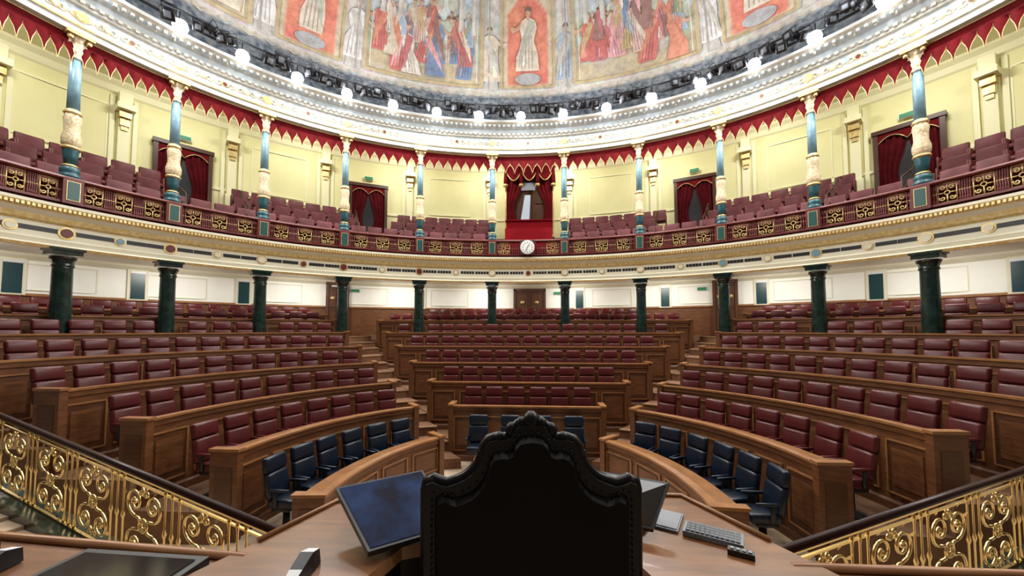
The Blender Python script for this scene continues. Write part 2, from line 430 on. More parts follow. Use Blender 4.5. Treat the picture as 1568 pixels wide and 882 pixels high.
# ------------------------------------------------------------------ gallery balustrade
def spiral(cx, cz, r0, turns, a0, sgn, n=18):
    return [(cx + r0*(1-.82*k/(n-1))*cos(a0+sgn*2*pi*turns*k/(n-1)), cz + r0*(1-.82*k/(n-1))*sin(a0+sgn*2*pi*turns*k/(n-1))) for k in range(n)]
def motif(w, h):
    L = []
    r = min(w, h)*.24
    L.append(('c', [(r*.62*cos(a*pi/6), r*.62*sin(a*pi/6)) for a in range(12)]))
    for sx in (-1, 1):
        for sz in (-1, 1):
            L.append(('o', spiral(sx*w*.26, sz*h*.27, r*.78, 1.25, pi/2*(1-sx*.6), sx*sz, 14)))
        L.append(('o', [(sx*w*.5, -h/2), (sx*w*.5, h/2)]))
        L.append(('o', [(sx*r*.62, 0), (sx*w*.5, 0)]))
    for sz in (-1, 1): L.append(('o', [(0, sz*r*.62), (0, sz*h/2)])); L.append(('o', [(-w/2, sz*h/2), (w/2, sz*h/2)]))
    return L
ZRB, ZRT = 2.60, 3.12
mb = MB()
P = epath(A0, B0, -1.75, 1.75, 150)
mb.sweep(P, [(-.14, ZRT-.06), (-.16, ZRT-.03), (-.14, ZRT+.01), (.02, ZRT+.02), (.02, ZRT-.06)], M_redwood, caps=False)
mb.sweep(P, [(-.12, ZRB-.02), (-.12, ZRB+.03), (0, ZRB+.03), (0, ZRB-.02)], M_redwood, caps=False)
for bay in range(-7, 8):
    ln = math.dist(E(A0, B0, TT(bay-.5))[0], E(A0, B0, TT(bay+.5))[0])
    slots = [-.34, .34] if bay == 0 else [-.29, 0, .29]
    pw = ln*.16
    for f in slots:
        c, tx, n = frame(A0, B0, TT(bay + f)); c = c - n*.06
        for kind, L in motif(pw, ZRT-ZRB-.11):
            mb.tube([c + tx*x + V((0, 0, (ZRT+ZRB)/2 - .02 + z)) for x, z in L], .0145, M_goldp, 4, kind == 'c')
    bal = [-.45, -.425, -.40, -.375] + [-.185, -.165, -.145, -.125, -.105]
    if bay == 0: bal = [-.45, -.425, -.25, -.22, -.19, -.16, -.13]
    bal = bal + [-x for x in bal]
    for f in bal:
        p = off(E(A0, B0, TT(bay + f)), -.06)
        mb.lathe((*p, ZRB+.02), [(.022, 0), (.028, .05), (.014, .1), (.028, .2), (.014, .34), (.022, .42), (.022, .47)], M_redwood, 6)
        mb.lathe((*p, ZRB+.24), [(.02, -.015), (.03, 0), (.02, .015)], M_goldp, 6)
for k in NCOL:
    c, tx, n = frame(A0, B0, TT(k+.5), (ZRB+ZRT)/2-.02)
    mb.obox(c - n*.08, tx*.15, n*.08, V((0, 0, .27)), M_redwood)
    mb.obox(c - n*.155, tx*.10, n*.015, V((0, 0, .20)), M_goldp)
    mb.obox(c - n*.165, tx*.085, n*.015, V((0, 0, .185)), M_tealgreen)
mb.build("gallery_balustrade")
mb = MB(); c = V((-.02, B0-.25, 2.84))
mb.box(c + V((0, .03, 0)), (.52, .06, .5), M_doorwood)
def disc(c, r0, y0, y1, m, n=28):
    vs = [(c[0]+r0*cos(2*pi*k/n), c[1]+yy, c[2]+r0*sin(2*pi*k/n)) for yy in (y0, y1) for k in range(n)]
    mb.add(vs, [list(range(n)), list(range(n, 2*n))] + [(k, (k+1) % n, n+(k+1) % n, n+k) for k in range(n)], m)
disc(c, .245, -.04, 0, M_pwhite); disc(c, .20, -.05, 0, M_face)
for k in range(12):
    a = k*pi/6; mb.obox(c + V((.165*sin(a), -.055, .165*cos(a))), V((cos(a), 0, -sin(a)))*.006, V((0, .004, 0)), V((sin(a), 0, cos(a)))*.02, M_black)
for a, l in ((.6, .1), (3.5, .14)):
    mb.obox(c + V((l/2*sin(a), -.06, l/2*cos(a))), V((cos(a), 0, -sin(a)))*.008, V((0, .004, 0)), V((sin(a), 0, cos(a)))*l/2, M_black)
mb.build("round_clock")

# ------------------------------------------------------------------ columns
for k in NCOL:
    t = TT(k+.5)
    p = off(E(A0, B0, t), .06); pn = E(A0, B0, t)
    n = V((*pn[1], 0)); rz = atan2(n.y, n.x)-pi/2
    mb = MB()
    mb.box((*p, 2.9), (.26, .2, .6), M_redwood, rz)
    mb.lathe((*p, 3.14), [(.17, 0), (.17, .06), (.13, .09), (.15, .13), (.15, .2), (.10, .25)], M_colgreen, 16)
    mb.lathe((*p, 3.38), [(.11, 0), (.125, .02), (.11, .04), (.09, .05)], M_goldp, 16)
    mb.lathe((*p, 3.42), [(.09, 0), (.11, .18), (.125, .3), (.13, .34)], M_colgreen, 16)
    mb.lathe((*p, 3.75), [(.14, 0), (.155, .03), (.14, .06)], M_goldp, 16)
    mb.lathe((*p, 3.80), [(.12, 0), (.15, .08), (.155, .2), (.12, .34), (.125, .5), (.14, .62), (.115, .72)], M_orn, 16, .1)
    mb.lathe((*p, 4.50), [(.12, 0), (.145, .03), (.12, .06), (.12, .09), (.10, .1)], M_goldp, 16)
    mb.lathe((*p, 4.58), [(.10, 0), (.095, .6), (.088, 1.12)], M_colblue, 16, .06)
    mb.lathe((*p, 5.68), [(.09, 0), (.115, .02), (.115, .05), (.09, .07), (.10, .1), (.13, .2), (.115, .24), (.15, .34), (.135, .38), (.19, .47)], M_orn, 16, .16)
    mb.box((*p, 6.19), (.42, .42, .08), M_goldp, rz)
    for a in range(4):
        an = rz + pi/4 + a*pi/2
        mb.rbox((p[0]+.19*cos(an), p[1]+.19*sin(an), 6.10), (.08, .08, .09), M_goldp, .02, 2)
    mb.build("gallery_column")
    mb = MB(); p2 = off(E(A0, B0, t), .12)
    mb.lathe((*p2, -.9), [(.2, 0), (.2, .12), (.18, .16), (.19, .2), (.165, .26), (.165, .5), (.15, 2.16), (.15, 2.22)], M_marble, 20)
    mb.lathe((*p2, 1.28), [(.155, 0), (.175, .03), (.155, .06), (.16, .1), (.20, .2), (.20, .22)], M_marble, 16, .08)
    mb.box((*p2, 1.575), (.44, .42, .10), M_marble, rz)
    mb.box((*p2, 1.635), (.50, .48, .05), M_marble, rz)
    mb.lathe((*p2, 1.44), [(.18, 0), (.20, .02), (.18, .04)], M_stud, 16)
    mb.build("green_marble_column")
for k in (-.5, .5):
    p = off(E(A0, B0, k*TH), -.22); mb = MB()
    mb.rbox((*p, 1.42), (.22, .3, .2), M_black, .03, 2)
    mb.lathe((p[0], p[1], 1.20), [(.03, 0), (.03, .1), (.09, .14)], M_black, 10)
    mb.rbox((p[0], p[1]-.2, 1.42), (.1, .12, .1), M_truss, .02, 2)
    mb.box((p[0], p[1]+.08, 1.23), (.06, .14, .05), M_black)
    mb.build("broadcast_camera")

# ------------------------------------------------------------------ gallery back wall + rakes + seats
mb = MB(); P = epath(GA, GB, -1.75, 1.75, 110)
mb.sweep(P, [(0, 1.9), (0, 4.62), (-.04, 4.64), (-.04, 4.72), (0, 4.74), (0, 6.75), (-.05, 6.8), (-.1, 6.95), (-.2, 7.05), (-.2, 7.12), (.25, 7.12), (.25, 1.9)],
         [M_yellow, M_yellowl, M_yellowl, M_yellowl, M_yellow, M_yellowl, M_yellowl, M_yellowl, M_yellowl, None, M_yellow, None], caps=False)
mb.build("wall_gallery")
GO = [.75, 1.5, 2.2]; GF = [2.68, 3.16, 3.64]
mb = MB()
P = epath(A0, B0, -1.7, 1.7, 90)
for o, z, o2 in ((.3, GF[0], 1.1), (1.1, GF[1], 1.85), (1.85, GF[2], 2.83)):
    mb.sweep(P, [(o, 2.58), (o, z), (o2, z), (o2, 2.58)], M_redwood, caps=False)
mb.build("gallery_floor_tiers")
mb = MB()
DOORS = [-.98, -.515, .505, .97]
for r in range(3):
    cp = epath(A0+GO[r], B0+GO[r], -1.6, 1.6, 200)
    pts, w = resample(cp, .53)
    for p, n in pts:
        t = atan2(p[0]/A0, p[1]/B0)
        if abs(t) < .13 or (r and any(abs(t-d) < .07 for d in DOORS)): continue
        T = Matrix.Translation((p[0], p[1], GF[r])) @ Matrix.Rotation(atan2(n[1], n[0])-pi/2, 4, 'Z')
        mb.rbox((0, .1, .66), (.47, .09, .5), M_gseat, .035, 2, T, radians(-8))
        mb.rbox((0, -.08, .42), (.44, .34, .11), M_gseat, .03, 1, T)
        for sx in (-1, 1): mb.rbox((sx*.245, -.03, .36), (.035, .3, .6), M_redwood, .01, 1, T)
mb.build("gallery_theatre_seats")
mb = MB()
for d in DOORS:
    for s in (-.075, .075):
        pp = [off(E(A0, B0, d+s), o) for o in (.5, 1.2, 1.9, 2.4)]
        zs = [2.68, 3.0, 3.5, 3.66]
        for dh in (.9, .6): mb.tube([(*p, z+dh) for p, z in zip(pp, zs)], .018, M_stud, 6)
        for p, z in zip(pp, zs): mb.tube([(*p, z), (*p, z+.9)], .015, M_stud, 5)
mb.build("gallery_handrails")
mb = MB()
for k in NCOL:
    t = TT(k+.5)
    c, tx, n = frame(GA, GB, t)
    mb.obox(c - n*.05 + V((0, 0, 5.25)), tx*.12, n*.05, V((0, 0, 1.35)), M_yellowl)
    for s in (-1, 1): mb.obox(c - n*.02 + tx*s*.24 + V((0, 0, 5.25)), tx*.05, n*.03, V((0, 0, 1.45)), M_yellowl)
    mb.obox(c - n*.08 + V((0, 0, 4.15)), tx*.16, n*.08, V((0, 0, .38)), M_yellowl)
    mb.obox(c - n*.13 + V((0, 0, 6.16)), tx*.13, n*.13, V((0, 0, .10)), M_goldp)
    mb.obox(c - n*.09 + V((0, 0, 5.96)), tx*.10, n*.09, V((0, 0, .12)), M_goldp)
    mb.obox(c - n*.07 + V((0, 0, 5.80)), tx*.07, n*.07, V((0, 0, .08)), M_goldp)
    mb.obox(c - n*.20 + V((0, 0, 6.34)), tx*.19, n*.20, V((0, 0, .08)), M_yellowl)
    mb.obox(c - n*.12 + V((0, 0, 6.60)), tx*.14, n*.12, V((0, 0, .20)), M_yellowl)
for k in range(-7, 8):
    t = TT(k)
    if any(abs(t-d) < .12 for d in DOORS) or k == 0: continue
    c, tx, n = frame(GA, GB, t)
    for s in (-1, 1):
        mb.obox(c + tx*s*.85 + V((0, 0, 5.6)), tx*.02, n*.045, V((0, 0, .78)), M_yellowl)
        mb.obox(c + V((0, 0, 5.6+s*.78)), tx*.85, n*.045, V((0, 0, .02)), M_yellowl)
mb.build("trim_gallery_wall")

def curtain(mb, c, tx, n, x0, x1, zt, zb, tie=None, m=M_curtain, N=26, R=10):
    vs = []
    for j in range(R+1):
        f = j/R; z = zt + (zb-zt)*f
        for i in range(N+1):
            g = i/N; x = x0+(x1-x0)*g
            if tie is not None:
                q = max(0, 1-abs(f-.62)/.5); q = q*q*(3-2*q)
                xe = x0 if abs(x0) > abs(x1) else x1
                x = x + (xe-x)*q*tie
            vs.append(c + tx*x - n*(.05+.03*sin(g*N*.95)) + V((0, 0, z)))
    fs = [(j*(N+1)+i, j*(N+1)+i+1, (j+1)*(N+1)+i+1, (j+1)*(N+1)+i) for j in range(R) for i in range(N)]
    mb.add(vs, fs, m, smooth=True)
for di, t in enumerate(DOORS):
    mb = MB(); c, tx, n = frame(GA, GB, t); c = c - n*.06
    w = .62; zb, zt = 3.66, 5.72
    mb.obox(c + V((0, 0, (zb+zt)/2)), tx*w, n*.02, V((0, 0, (zt-zb)/2)), M_black)
    for s in (-1, 1): mb.obox(c - n*.05 + tx*s*(w+.04) + V((0, 0, (zb+zt)/2)), tx*.055, n*.08, V((0, 0, (zt-zb)/2+.04)), M_doorwood)
    mb.obox(c - n*.06 + V((0, 0, zt+.02)), tx*(w+.12), n*.10, V((0, 0, .06)), M_doorwood)
    curtain(mb, c, tx, n, -w, -.02, zt-.03, zb, .35); curtain(mb, c, tx, n, .02, w, zt-.03, zb, .35)
    for s in (-1, 1):
        vs = []
        for i in range(9):
            x = s*w*i/8; d = .14+.20*abs((i/8)*2-1)**2
            vs += [c + tx*x - n*.11 + V((0, 0, zt-.03)), c + tx*x - n*.11 + V((0, 0, zt-d))]
        mb.add(vs, [(2*i, 2*i+2, 2*i+3, 2*i+1) for i in range(8)], M_redcloth)
        mb.tube([vs[2*i+1] for i in range(9)], .014, M_goldp, 4)
    mb.build("door_%d" % (di+4))
    mb = MB(); mb.obox(c - n*.06 + V((0, 0, 6.05)), tx*.15, n*.02, V((0, 0, .055)), M_exit)
    mb.obox(c - n*.04 + V((0, 0, 6.05)), tx*.17, n*.02, V((0, 0, .07)), M_pwhite); mb.build("exit_sign")

# ------------------------------------------------------------------ central draped balcony doorway
mb = MB(); c = V((0, GB-.05, 0)); tx = V((1, 0, 0)); n = V((0, 1, 0))
mb.box((0, GB-.04, 5.35), (1.95, .06, 2.9), M_doorwood)
vs = [(-.42, GB-.10, 4.4), (-.02, GB-.10, 4.4), (.05, GB-.10, 5.75), (-.20, GB-.10, 5.75)]
mb.add(vs, [(0, 1, 2, 3)], M_mirror)
mb.box((.42, GB-.10, 5.25), (.55, .05, 2.2), M_woodpan)
for z in (4.8, 5.7): mb.box((.42, GB-.14, z), (.36, .04, .7), M_doorwood)
mb.box((0.05, GB-.12, 6.10), (.8, .06, .32), M_mirror)
for s in (-1, 1): mb.box((s*1.0, GB-.1, 5.45), (.10, .2, 3.1), M_goldp)
mb.box((0, GB-.14, 6.98), (2.3, .28, .14), M_goldp)
c2 = c - n*.14
curtain(mb, c2, tx, n, -.98, -.18, 6.9, 4.0, .6, M_redcloth); curtain(mb, c2, tx, n, .18, .98, 6.9, 4.0, .6, M_redcloth)
for x0 in (-1.0, -.34, .32):
    vs = []; N = 14
    for i in range(N+1):
        g = i/N; x = x0 + .68*g
        for j in range(5):
            z = 6.9 - (.2 + .45*sin(pi*g)) * j/4
            vs.append((x, GB-.36-.03*sin(j*2.2)-.08*sin(pi*g), z))
    mb.add(vs, [(5*i+j, 5*i+j+1, 5*i+5+j+1, 5*i+5+j) for i in range(N) for j in range(4)], M_redcloth, smooth=True)
    mb.tube([vs[5*i+4] for i in range(N+1)], .022, M_goldp, 5)
for x in (-1.0, -.34, .34, 1.0):
    mb.lathe((x, GB-.40, 6.1), [(.10, 0), (.09, .3), (.06, .6), (.09, .76)], M_redcloth, 10, .15)
    mb.lathe((x, GB-.40, 6.02), [(.105, 0), (.1, .09)], M_goldp, 10)
mb.build("draped_doorway")
mb = MB()
mb.box((0, 10.35, 3.95), (1.75, 1.3, .5), M_redcarpet); mb.box((0, 10.3, 4.21), (1.8, 1.35, .04), M_redcarpet)
mb.box((0, 9.4, 3.5), (1.75, .6, .5), M_redcarpet); mb.box((0, 8.95, 2.95), (1.75, .5, .4), M_redcarpet)
mb.build("red_carpeted_steps")

# ------------------------------------------------------------------ valance
mb = MB(); nt_ = 8
tab = [(0, 0), (.03, -.10), (.14, -.17), (.27, -.23), (.38, -.31), (.45, -.40), (.5, -.46), (.55, -.40), (.62, -.31), (.73, -.23), (.86, -.17), (.97, -.10), (1, 0)]
for bay in range(-8, 9):
    for j in range(nt_):
        ub = bay-.5 + j/nt_
        pts = []; mid = []
        for f, dz in tab:
            q = off(E(A0, B0, TT(ub+f/nt_)), .03 - .05*sin(pi*f)); pts.append(V((*q, 6.0+dz))); mid.append(V((*q, 6.0)))
        mb.add(pts+mid, [(i, i+1, 13+i+1, 13+i) for i in range(12)], M_redcloth, smooth=True)
        mb.tube([p for p in pts[1:-1]], .006, M_goldp, 4)
P = epath(A0, B0, -1.83, 1.83, 140)
mb.sweep(P, [(.02, 5.98), (.02, 6.2), (.05, 6.2), (.05, 5.98)], M_redcloth, caps=False)
mb.sweep(P, [(.0, 6.17), (.0, 6.19), (.02, 6.19), (.02, 6.17)], M_goldp, caps=False)
mb.build("scalloped_red_valance", recalc=False)

# ------------------------------------------------------------------ entablature, cornice
mb = MB(); P = epath(A0, B0, -1.85, 1.85, 140)
prof = [(3.5, 7.13), (.3, 7.0), (.22, 6.24), (-.1, 6.22), (-.1, 6.34), (-.14, 6.36), (-.14, 6.40), (-.08, 6.42), (-.08, 6.78), (-.14, 6.80), (-.14, 6.86), (-.18, 6.90), (-.22, 7.02), (-.36, 7.14), (-.42, 7.2), (-.42, 7.28), (-.34, 7.32), (-.05, 7.34), (-.02, 8.3), (.3, 8.3), (3.5, 8.0)]
cols = [M_yellowl, M_cream, M_ent, M_ent, M_entgold, M_goldp, M_ent, M_frieze, M_entgold, M_ent, M_ent, M_cove, M_cove, M_entgold, M_ent, M_ent, M_truss, M_garland, None, None, None]
mb.sweep(P, prof, cols, caps=False)
for j in range(-105, 106):
    cc, tx2, n = frame(A0, B0, j*.0175)
    mb.obox(cc - n*.17 + V((0, 0, 6.875)), tx2*.035, n*.04, V((0, 0, .03)), M_entgold)
    mb.obox(cc - n*.33 + V((0, 0, 7.10)), tx2*.03, n*.05, V((0, 0, .03)), M_ent)
for j in range(-32, 33):
    t = TT(j/4); cc, tx2, n = frame(A0, B0, t, 6.6)
    for rr, dd, m in ((.12 if j % 4 == 2 else .075, .095, M_goldp), (.09 if j % 4 == 2 else .05, .11, [M_redwood, M_colblue, M_goldp, M_colblue][j % 4] if j % 2 == 0 else M_cream)):
        vs = [cc - n*dd + tx2*rr*cos(a*pi/8) + V((0, 0, rr*sin(a*pi/8))) for a in range(16)]
        mb.add(vs, [list(range(16))], m)
    cc, tx2, n = frame(A0, B0, TT(j/4+.125), 6.6); cc = cc - n*.092
    for s in (-1, 1):
        mb.tube([cc + tx2*s*x + V((0, 0, z)) for x, z in spiral(.1, 0, .085, 1.2, pi, 1, 12)], .009, M_goldp, 4)
for j in range(-40, 41):
    cc, tx2, n = frame(A0, B0, TT(j/5), 7.07)
    mb.rbox(cc - n*.30, (.05, .05, .10), M_entgold, .015, 1)
mb.build("trim_entablature")

# ------------------------------------------------------------------ lighting truss with spotlights
mb = MB(); P = epath(A0, B0, -1.8, 1.8, 120)
for o, z in ((-.44, 7.50), (-.44, 7.78), (-.2, 7.64)): mb.tube([(*off(p, o), z) for p in P], .028, M_truss, 5)
t = -1.73
while t < 1.74:
    p = off(E(A0, B0, t), -.50); pn = E(A0, B0, t); n = V((*pn[1], 0)); rz = atan2(n.y, n.x)-pi/2
    mb.lathe((*p, 7.34), [(.05, -.15), (.125, -.11), (.16, 0), (.125, .11), (.05, .15)], M_bulb, 14)
    mb.box((*off(E(A0, B0, t), -.30), 7.42), (.2, .1, .18), M_truss, rz)
    mb.tube([(*off(E(A0, B0, t), -.34), 7.42), (*off(E(A0, B0, t), -.44), 7.78)], .018, M_truss, 4)
    for q in (.040, .072, .103, .128):
        tt = t+q+random.uniform(-.006, .006); pp = off(E(A0, B0, tt), -.50)
        if random.random() < .1: continue
        T = Matrix.Translation((*pp, 7.60+random.uniform(-.10, .08))) @ Matrix.Rotation(rz+random.uniform(-.8, .8), 4, 'Z') @ Matrix.Rotation(radians(random.uniform(15, 45)), 4, 'X')
        s = random.uniform(.8, 1.1)
        mb.rbox((0, 0, 0), (.19*s, .34*s, .19*s), M_truss, .03, 1, T)
        mb.rbox((0, -.20*s, 0), (.26*s, .07*s, .26*s), M_black, .015, 1, T)
        mb.rbox((0, -.245*s, 0), (.13*s, .01, .13*s), M_lens, .004, 1, T)
        mb.tube([T @ V((-.13*s, 0, 0)), T @ V((-.13*s, 0, .2)), T @ V((.13*s, 0, .2)), T @ V((.13*s, 0, 0))], .012, M_black, 4)
    mb.tube([(*off(E(A0, B0, t+.08), -.44), 7.78), (*off(E(A0, B0, t+.08), -.1), 7.78)], .02, M_truss, 4)
    t += .155
mb.build("spotlight_truss")

# ------------------------------------------------------------------ dome
DA, DB, DH = A0+.03, B0+.03, 6.0
def dome(t, h, o=0):
    s_ = min(.999, h/DH); cu = sqrt(1-s_*s_)
    return ((DA*cu-o)*sin(t), (DB*cu-o)*cos(t), 8.28+h-o*s_)
PER = .76
def fract_noise(x, y):
    return (sin(x*3.1+y*1.7)+sin(x*7.3-y*4.1+1.3)*.6+sin(x*13.7+y*9.9+.4)*.35)/1.95
def dome_col(t, h):
    q = (t+PER/2) % PER - PER/2; d = PER/2-abs(q)
    nz = fract_noise(t*9, h*2.2); n2 = fract_noise(t*31+2, h*6.5+1)
    if h < .12: return (.20, .22, .25)
    if h < .26: return (.56, .52, .44)
    if d < .205 and .40 < h < 3.6:
        g = (h-.40)/3.2
        if g < .20+.05*nz: return (.52+.1*nz, .44+.06*nz+.04*n2, .28)
        if g < .50+.14*nz: return (.50+.08*n2, .54+.06*nz, .42+.05*n2)
        return (.62+.10*nz, .74+.04*nz, .78-.08*nz)
    if abs(q) < .075 and .55 < h < 2.9 - (abs(q)/.075)**2*.35: return (.76, .20+.05*nz, .11)
    if abs(q) < .10 and .4 < h < 3.1: return (.66, .58, .40)
    if .10 <= abs(q) < .165: return (.66+.10*nz, .67+.05*n2, .64)
    if h > 3.7: return (.74, .70+.05*nz, .62)
    return (.62+.10*n2, .60+.09*nz, .57+.05*n2)
mb = MB()
NT, NH = 620, 76
hs = [5.99*(j/NH) for j in range(NH+1)]
vs = []; cs = []
for j, h in enumerate(hs):
    for i in range(NT):
        t = -pi + 2*pi*i/NT
        vs.append(dome(t, h)); cs.append((*dome_col(t, h), 1))
k_ = mb.mi(M_fresco)
mb.v += vs; mb.c += cs
for j in range(NH):
    for i in range(NT):
        i2 = (i+1) % NT
        mb.f.append([j*NT+i, j*NT+i2, (j+1)*NT+i2, (j+1)*NT+i]); mb.m.append(k_); mb.sm.append(True)
layer = [0]
def dpoly(pts, t0, h0, col):
    layer[0] += 1; o = .012 + .0008*(layer[0] % 60)
    mb.add([dome(t0 + x/8.9, max(.02, h0+y), o) for x, y in pts], [list(range(len(pts)))], M_fresco, col)
def figure(t0, h0, H, robe, robe2, skin=(.58, .33, .20), lean=0.):
    def L(pts): return [(x*H + lean*y*H, y*H) for x, y in pts]
    wob = [random.uniform(-.04, .04) for _ in range(8)]
    dk = tuple(cc*.5 for cc in robe); lt = tuple(min(.9, cc*1.35+.08) for cc in robe)
    dpoly(L([(-.2+wob[0], 0), (.2+wob[1], 0), (.18+wob[2], .3), (.13+wob[3], .5), (.17, .70), (.13, .80), (.04, .84), (-.04, .84), (-.13, .80), (-.17, .70), (-.12+wob[4], .5), (-.19+wob[5], .25)]), t0, h0, robe)
    s = random.choice((-1, 1))
    dpoly(L([(s*.03, .02), (s*.12, .02), (s*.10, .45), (s*.13, .75), (s*.08, .76), (s*.05, .45)]), t0, h0, lt)
    dpoly(L([(s*-.14, .78), (s*-.02, .82), (s*.14, .48), (s*.17, .05), (s*.03, .02), (s*.0, .4)]), t0, h0, robe2)
    dpoly(L([(s*.13, .78), (s*.16, .68), (s*.30, .62), (s*.36, .70), (s*.31, .72), (s*.24, .70)]), t0, h0, skin)
    dpoly(L([(-.03, .78), (.03, .78), (.025, .88), (-.025, .88)]), t0, h0, skin)
    dpoly(L([(.055*cos(a*pi/5), .905+.07*sin(a*pi/5)) for a in range(10)]), t0, h0, skin)
    dpoly(L([(.062*cos(a*pi/6), .925+.06*sin(a*pi/6)) for a in range(7)]), t0, h0, random.choice([(.16, .09, .05), (.3, .17, .08), (.5, .42, .3), (.08, .05, .04)]))
    for q in (-.12, -.05, .02, .09):
        dpoly(L([(q-.008, .03), (q+.010, .03), (q*.7+.005, .62), (q*.7, .62)]), t0, h0, dk)
robes = [(.58, .10, .08), (.66, .22, .12), (.12, .22, .42), (.56, .42, .18), (.72, .64, .52), (.30, .36, .22), (.74, .36, .40), (.28, .12, .10), (.34, .46, .62), (.75, .70, .62), (.52, .12, .14), (.70, .45, .40), (.66, .60, .46)]
def strip(t0, h0, t1, h1, w, col):
    n_ = 14; pts = []
    for k in range(n_):
        f = k/(n_-1); t = t0+(t1-t0)*f; h = h0+(h1-h0)*f
        if abs(t1-t0) > abs(h1-h0)/9: a, b = dome(t, h-w/2, .065), dome(t, h+w/2, .065)
        else: a, b = dome(t-w/18, h, .065), dome(t+w/18, h, .065)
        pts += [a, b]
    mb.add(pts, [(2*k, 2*k+2, 2*k+3, 2*k+1) for k in range(n_-1)], M_fresco, col)
for pc in (-2, -1, 0, 1):
    tc0 = (pc+.5)*PER
    for x in (-1.5, -.95, 1.05, 1.5): dpoly([(x, 1.5), (x+.16, 1.5), (x+.16, 3.0), (x, 3.0)], tc0, .42, (.62, .62, .56)); dpoly([(x+.1, 1.5), (x+.16, 1.5), (x+.16, 3.0), (x+.1, 3.0)], tc0, .42, (.48, .48, .45))
    dpoly([(-1.7, 2.75), (-.6, 2.75), (-1.1, 3.05)], tc0, .42, (.62, .60, .50))
    for q in range(9):
        x0 = -.5+q*.17; hh = 1.9+.35*sin(q*1.7)
        dpoly([(x0+.16*cos(a*pi/4), hh+.16*sin(a*pi/4)) for a in range(8)], tc0, .42, (.46+.03*(q % 3), .56, .46))
    for q in range(5):
        x0 = -1.2+q*.6; hh = 2.9+.12*sin(q*2.7)
        dpoly([(x0+.34*cos(a*pi/6), hh+.09*sin(a*pi/6)) for a in range(12)], tc0, .42, (.80, .81, .82))
    for row, (hb, H, cnt) in enumerate(((1.55, 1.15, 12), (1.1, 1.3, 10), (.52, 1.4, 7))):
        for k in range(cnt):
            x = -1.5+3.0*(k+.5)/cnt + random.uniform(-.12, .12)
            if row == 2 and random.random() < .3: continue
            env = 1-.3*abs(x)/1.7 if row == 0 else 1
            figure(tc0 + x/8.9, hb+random.uniform(-.12, .12), H*env, random.choice(robes), random.choice(robes), lean=random.uniform(-.22, .22))
    for hh in (.40, 3.6): strip(tc0-.21, hh, tc0+.21, hh, .09, (.50, .38, .17))
    for s in (-1, 1): strip(tc0+s*.207, .40, tc0+s*.207, 3.6, .09, (.50, .38, .17)); strip(tc0+s*.235, .3, tc0+s*.235, 3.8, .05, (.36, .35, .33)); strip(tc0+s*.190, .5, tc0+s*.190, 3.6, .03, (.76, .70, .54))
for pc in (-2, -1, 0, 1, 2):
    tc0 = pc*PER
    figure(tc0, .95, 1.75, (.76, .68, .56), (.50, .54, .44), lean=.02)
    dpoly([(.42*cos(a*pi/8), .0+.2*sin(a*pi/8)) for a in range(16)], tc0, .68, (.42, .43, .45))
    dpoly([(.30*cos(a*pi/8), .0+.14*sin(a*pi/8)) for a in range(16)], tc0, .68, (.66, .64, .6))
    for s in (-1, 1):
        wht = (.80, .80, .79) if pc % 2 else ((.66, .58, .44) if s < 0 else (.34, .44, .54))
        dpoly([(-.24, .3), (.24, .3), (.2, .62), (-.2, .62)], tc0+s*.135, 0, (.52, .51, .48))
        figure(tc0+s*.135, .6, 1.65, wht, (.56, .55, .50), (.66, .54, .46), s*.05)
        strip(tc0+s*.098, .4, tc0+s*.098, 3.6, .08, (.50, .38, .17))
        strip(tc0+s*.166, .4, tc0+s*.166, 3.6, .05, (.40, .35, .28))
    for hh in (.4, 3.05): strip(tc0-.1, hh, tc0+.1, hh, .08, (.50, .38, .17))
    dpoly([(.55*cos(a*pi/8), .3*sin(a*pi/8)) for a in range(16)], tc0, 3.45, (.55, .42, .32))
for k in range(-26, 27):
    dpoly([(-.18, .14), (0, .04), (.18, .14), (.14, .2), (0, .11), (-.14, .2)], k*.062, 0, (.44, .40, .3) if k % 2 else (.30, .36, .36))
mb.build("dome_fresco", recalc=False)

# ------------------------------------------------------------------ rostrum (own local frame)
YA = .065
def R(x, y, z=0): return V((.292 + x*cos(YA) - y*sin(YA), -4.8 + x*sin(YA) + y*cos(YA), z))
RX = V((cos(YA), sin(YA), 0)); RY = V((-sin(YA), cos(YA), 0)); UZ = V((0, 0, 1))
def prism(mb, pts, z0, z1, m, mtop=None):
    n_ = len(pts); vs = [R(x, y, z0) for x, y in pts] + [R(x, y, z1) for x, y in pts]
    mb.add(vs, [list(range(n_))[::-1]] + [(k, (k+1) % n_, n_+(k+1) % n_, n_+k) for k in range(n_)], m)
    mb.add(vs[n_:], [list(range(n_))], mtop or m)
PF = -1.65
mb = MB()
prism(mb, [(-4.2, -1.6), (4.2, -1.6), (4.2, .9), (2.2, 1.38), (1.02, 1.6), (.9, 2.0), (-.9, 2.0), (-1.02, 1.65), (-2.2, 1.6), (-4.2, 1.1)], G, PF, M_wood, M_carpet)
mb.build("rostrum_platform")
mb = MB()
zt = -.87
outer = [(-1.06, 1.40), (-1.04, 1.60), (-.88, 1.96), (-.3, 2.04), (.3, 2.06), (.88, 2.02), (1.06, 1.60), (1.1, 1.40)]
O = [(-1.3, 1.1)] + outer[1:-1] + [(1.3, 1.08)]
I = [(-.60, 1.1), (-.56, 1.25), (-.44, 1.56), (-.15, 1.66), (.15, 1.66), (.43, 1.56), (.54, 1.25), (.58, 1.08)]
n_ = len(O)
vs = [R(*p, zt) for p in O] + [R(*p, zt) for p in I] + [R(*p, zt-.05) for p in O] + [R(*p, zt-.05) for p in I]
mb.add(vs, [(k, k+1, n_+k+1, n_+k) for k in range(n_-1)] + [(2*n_+k, 2*n_+k+1, 3*n_+k+1, 3*n_+k) for k in range(n_-1)], M_desk)
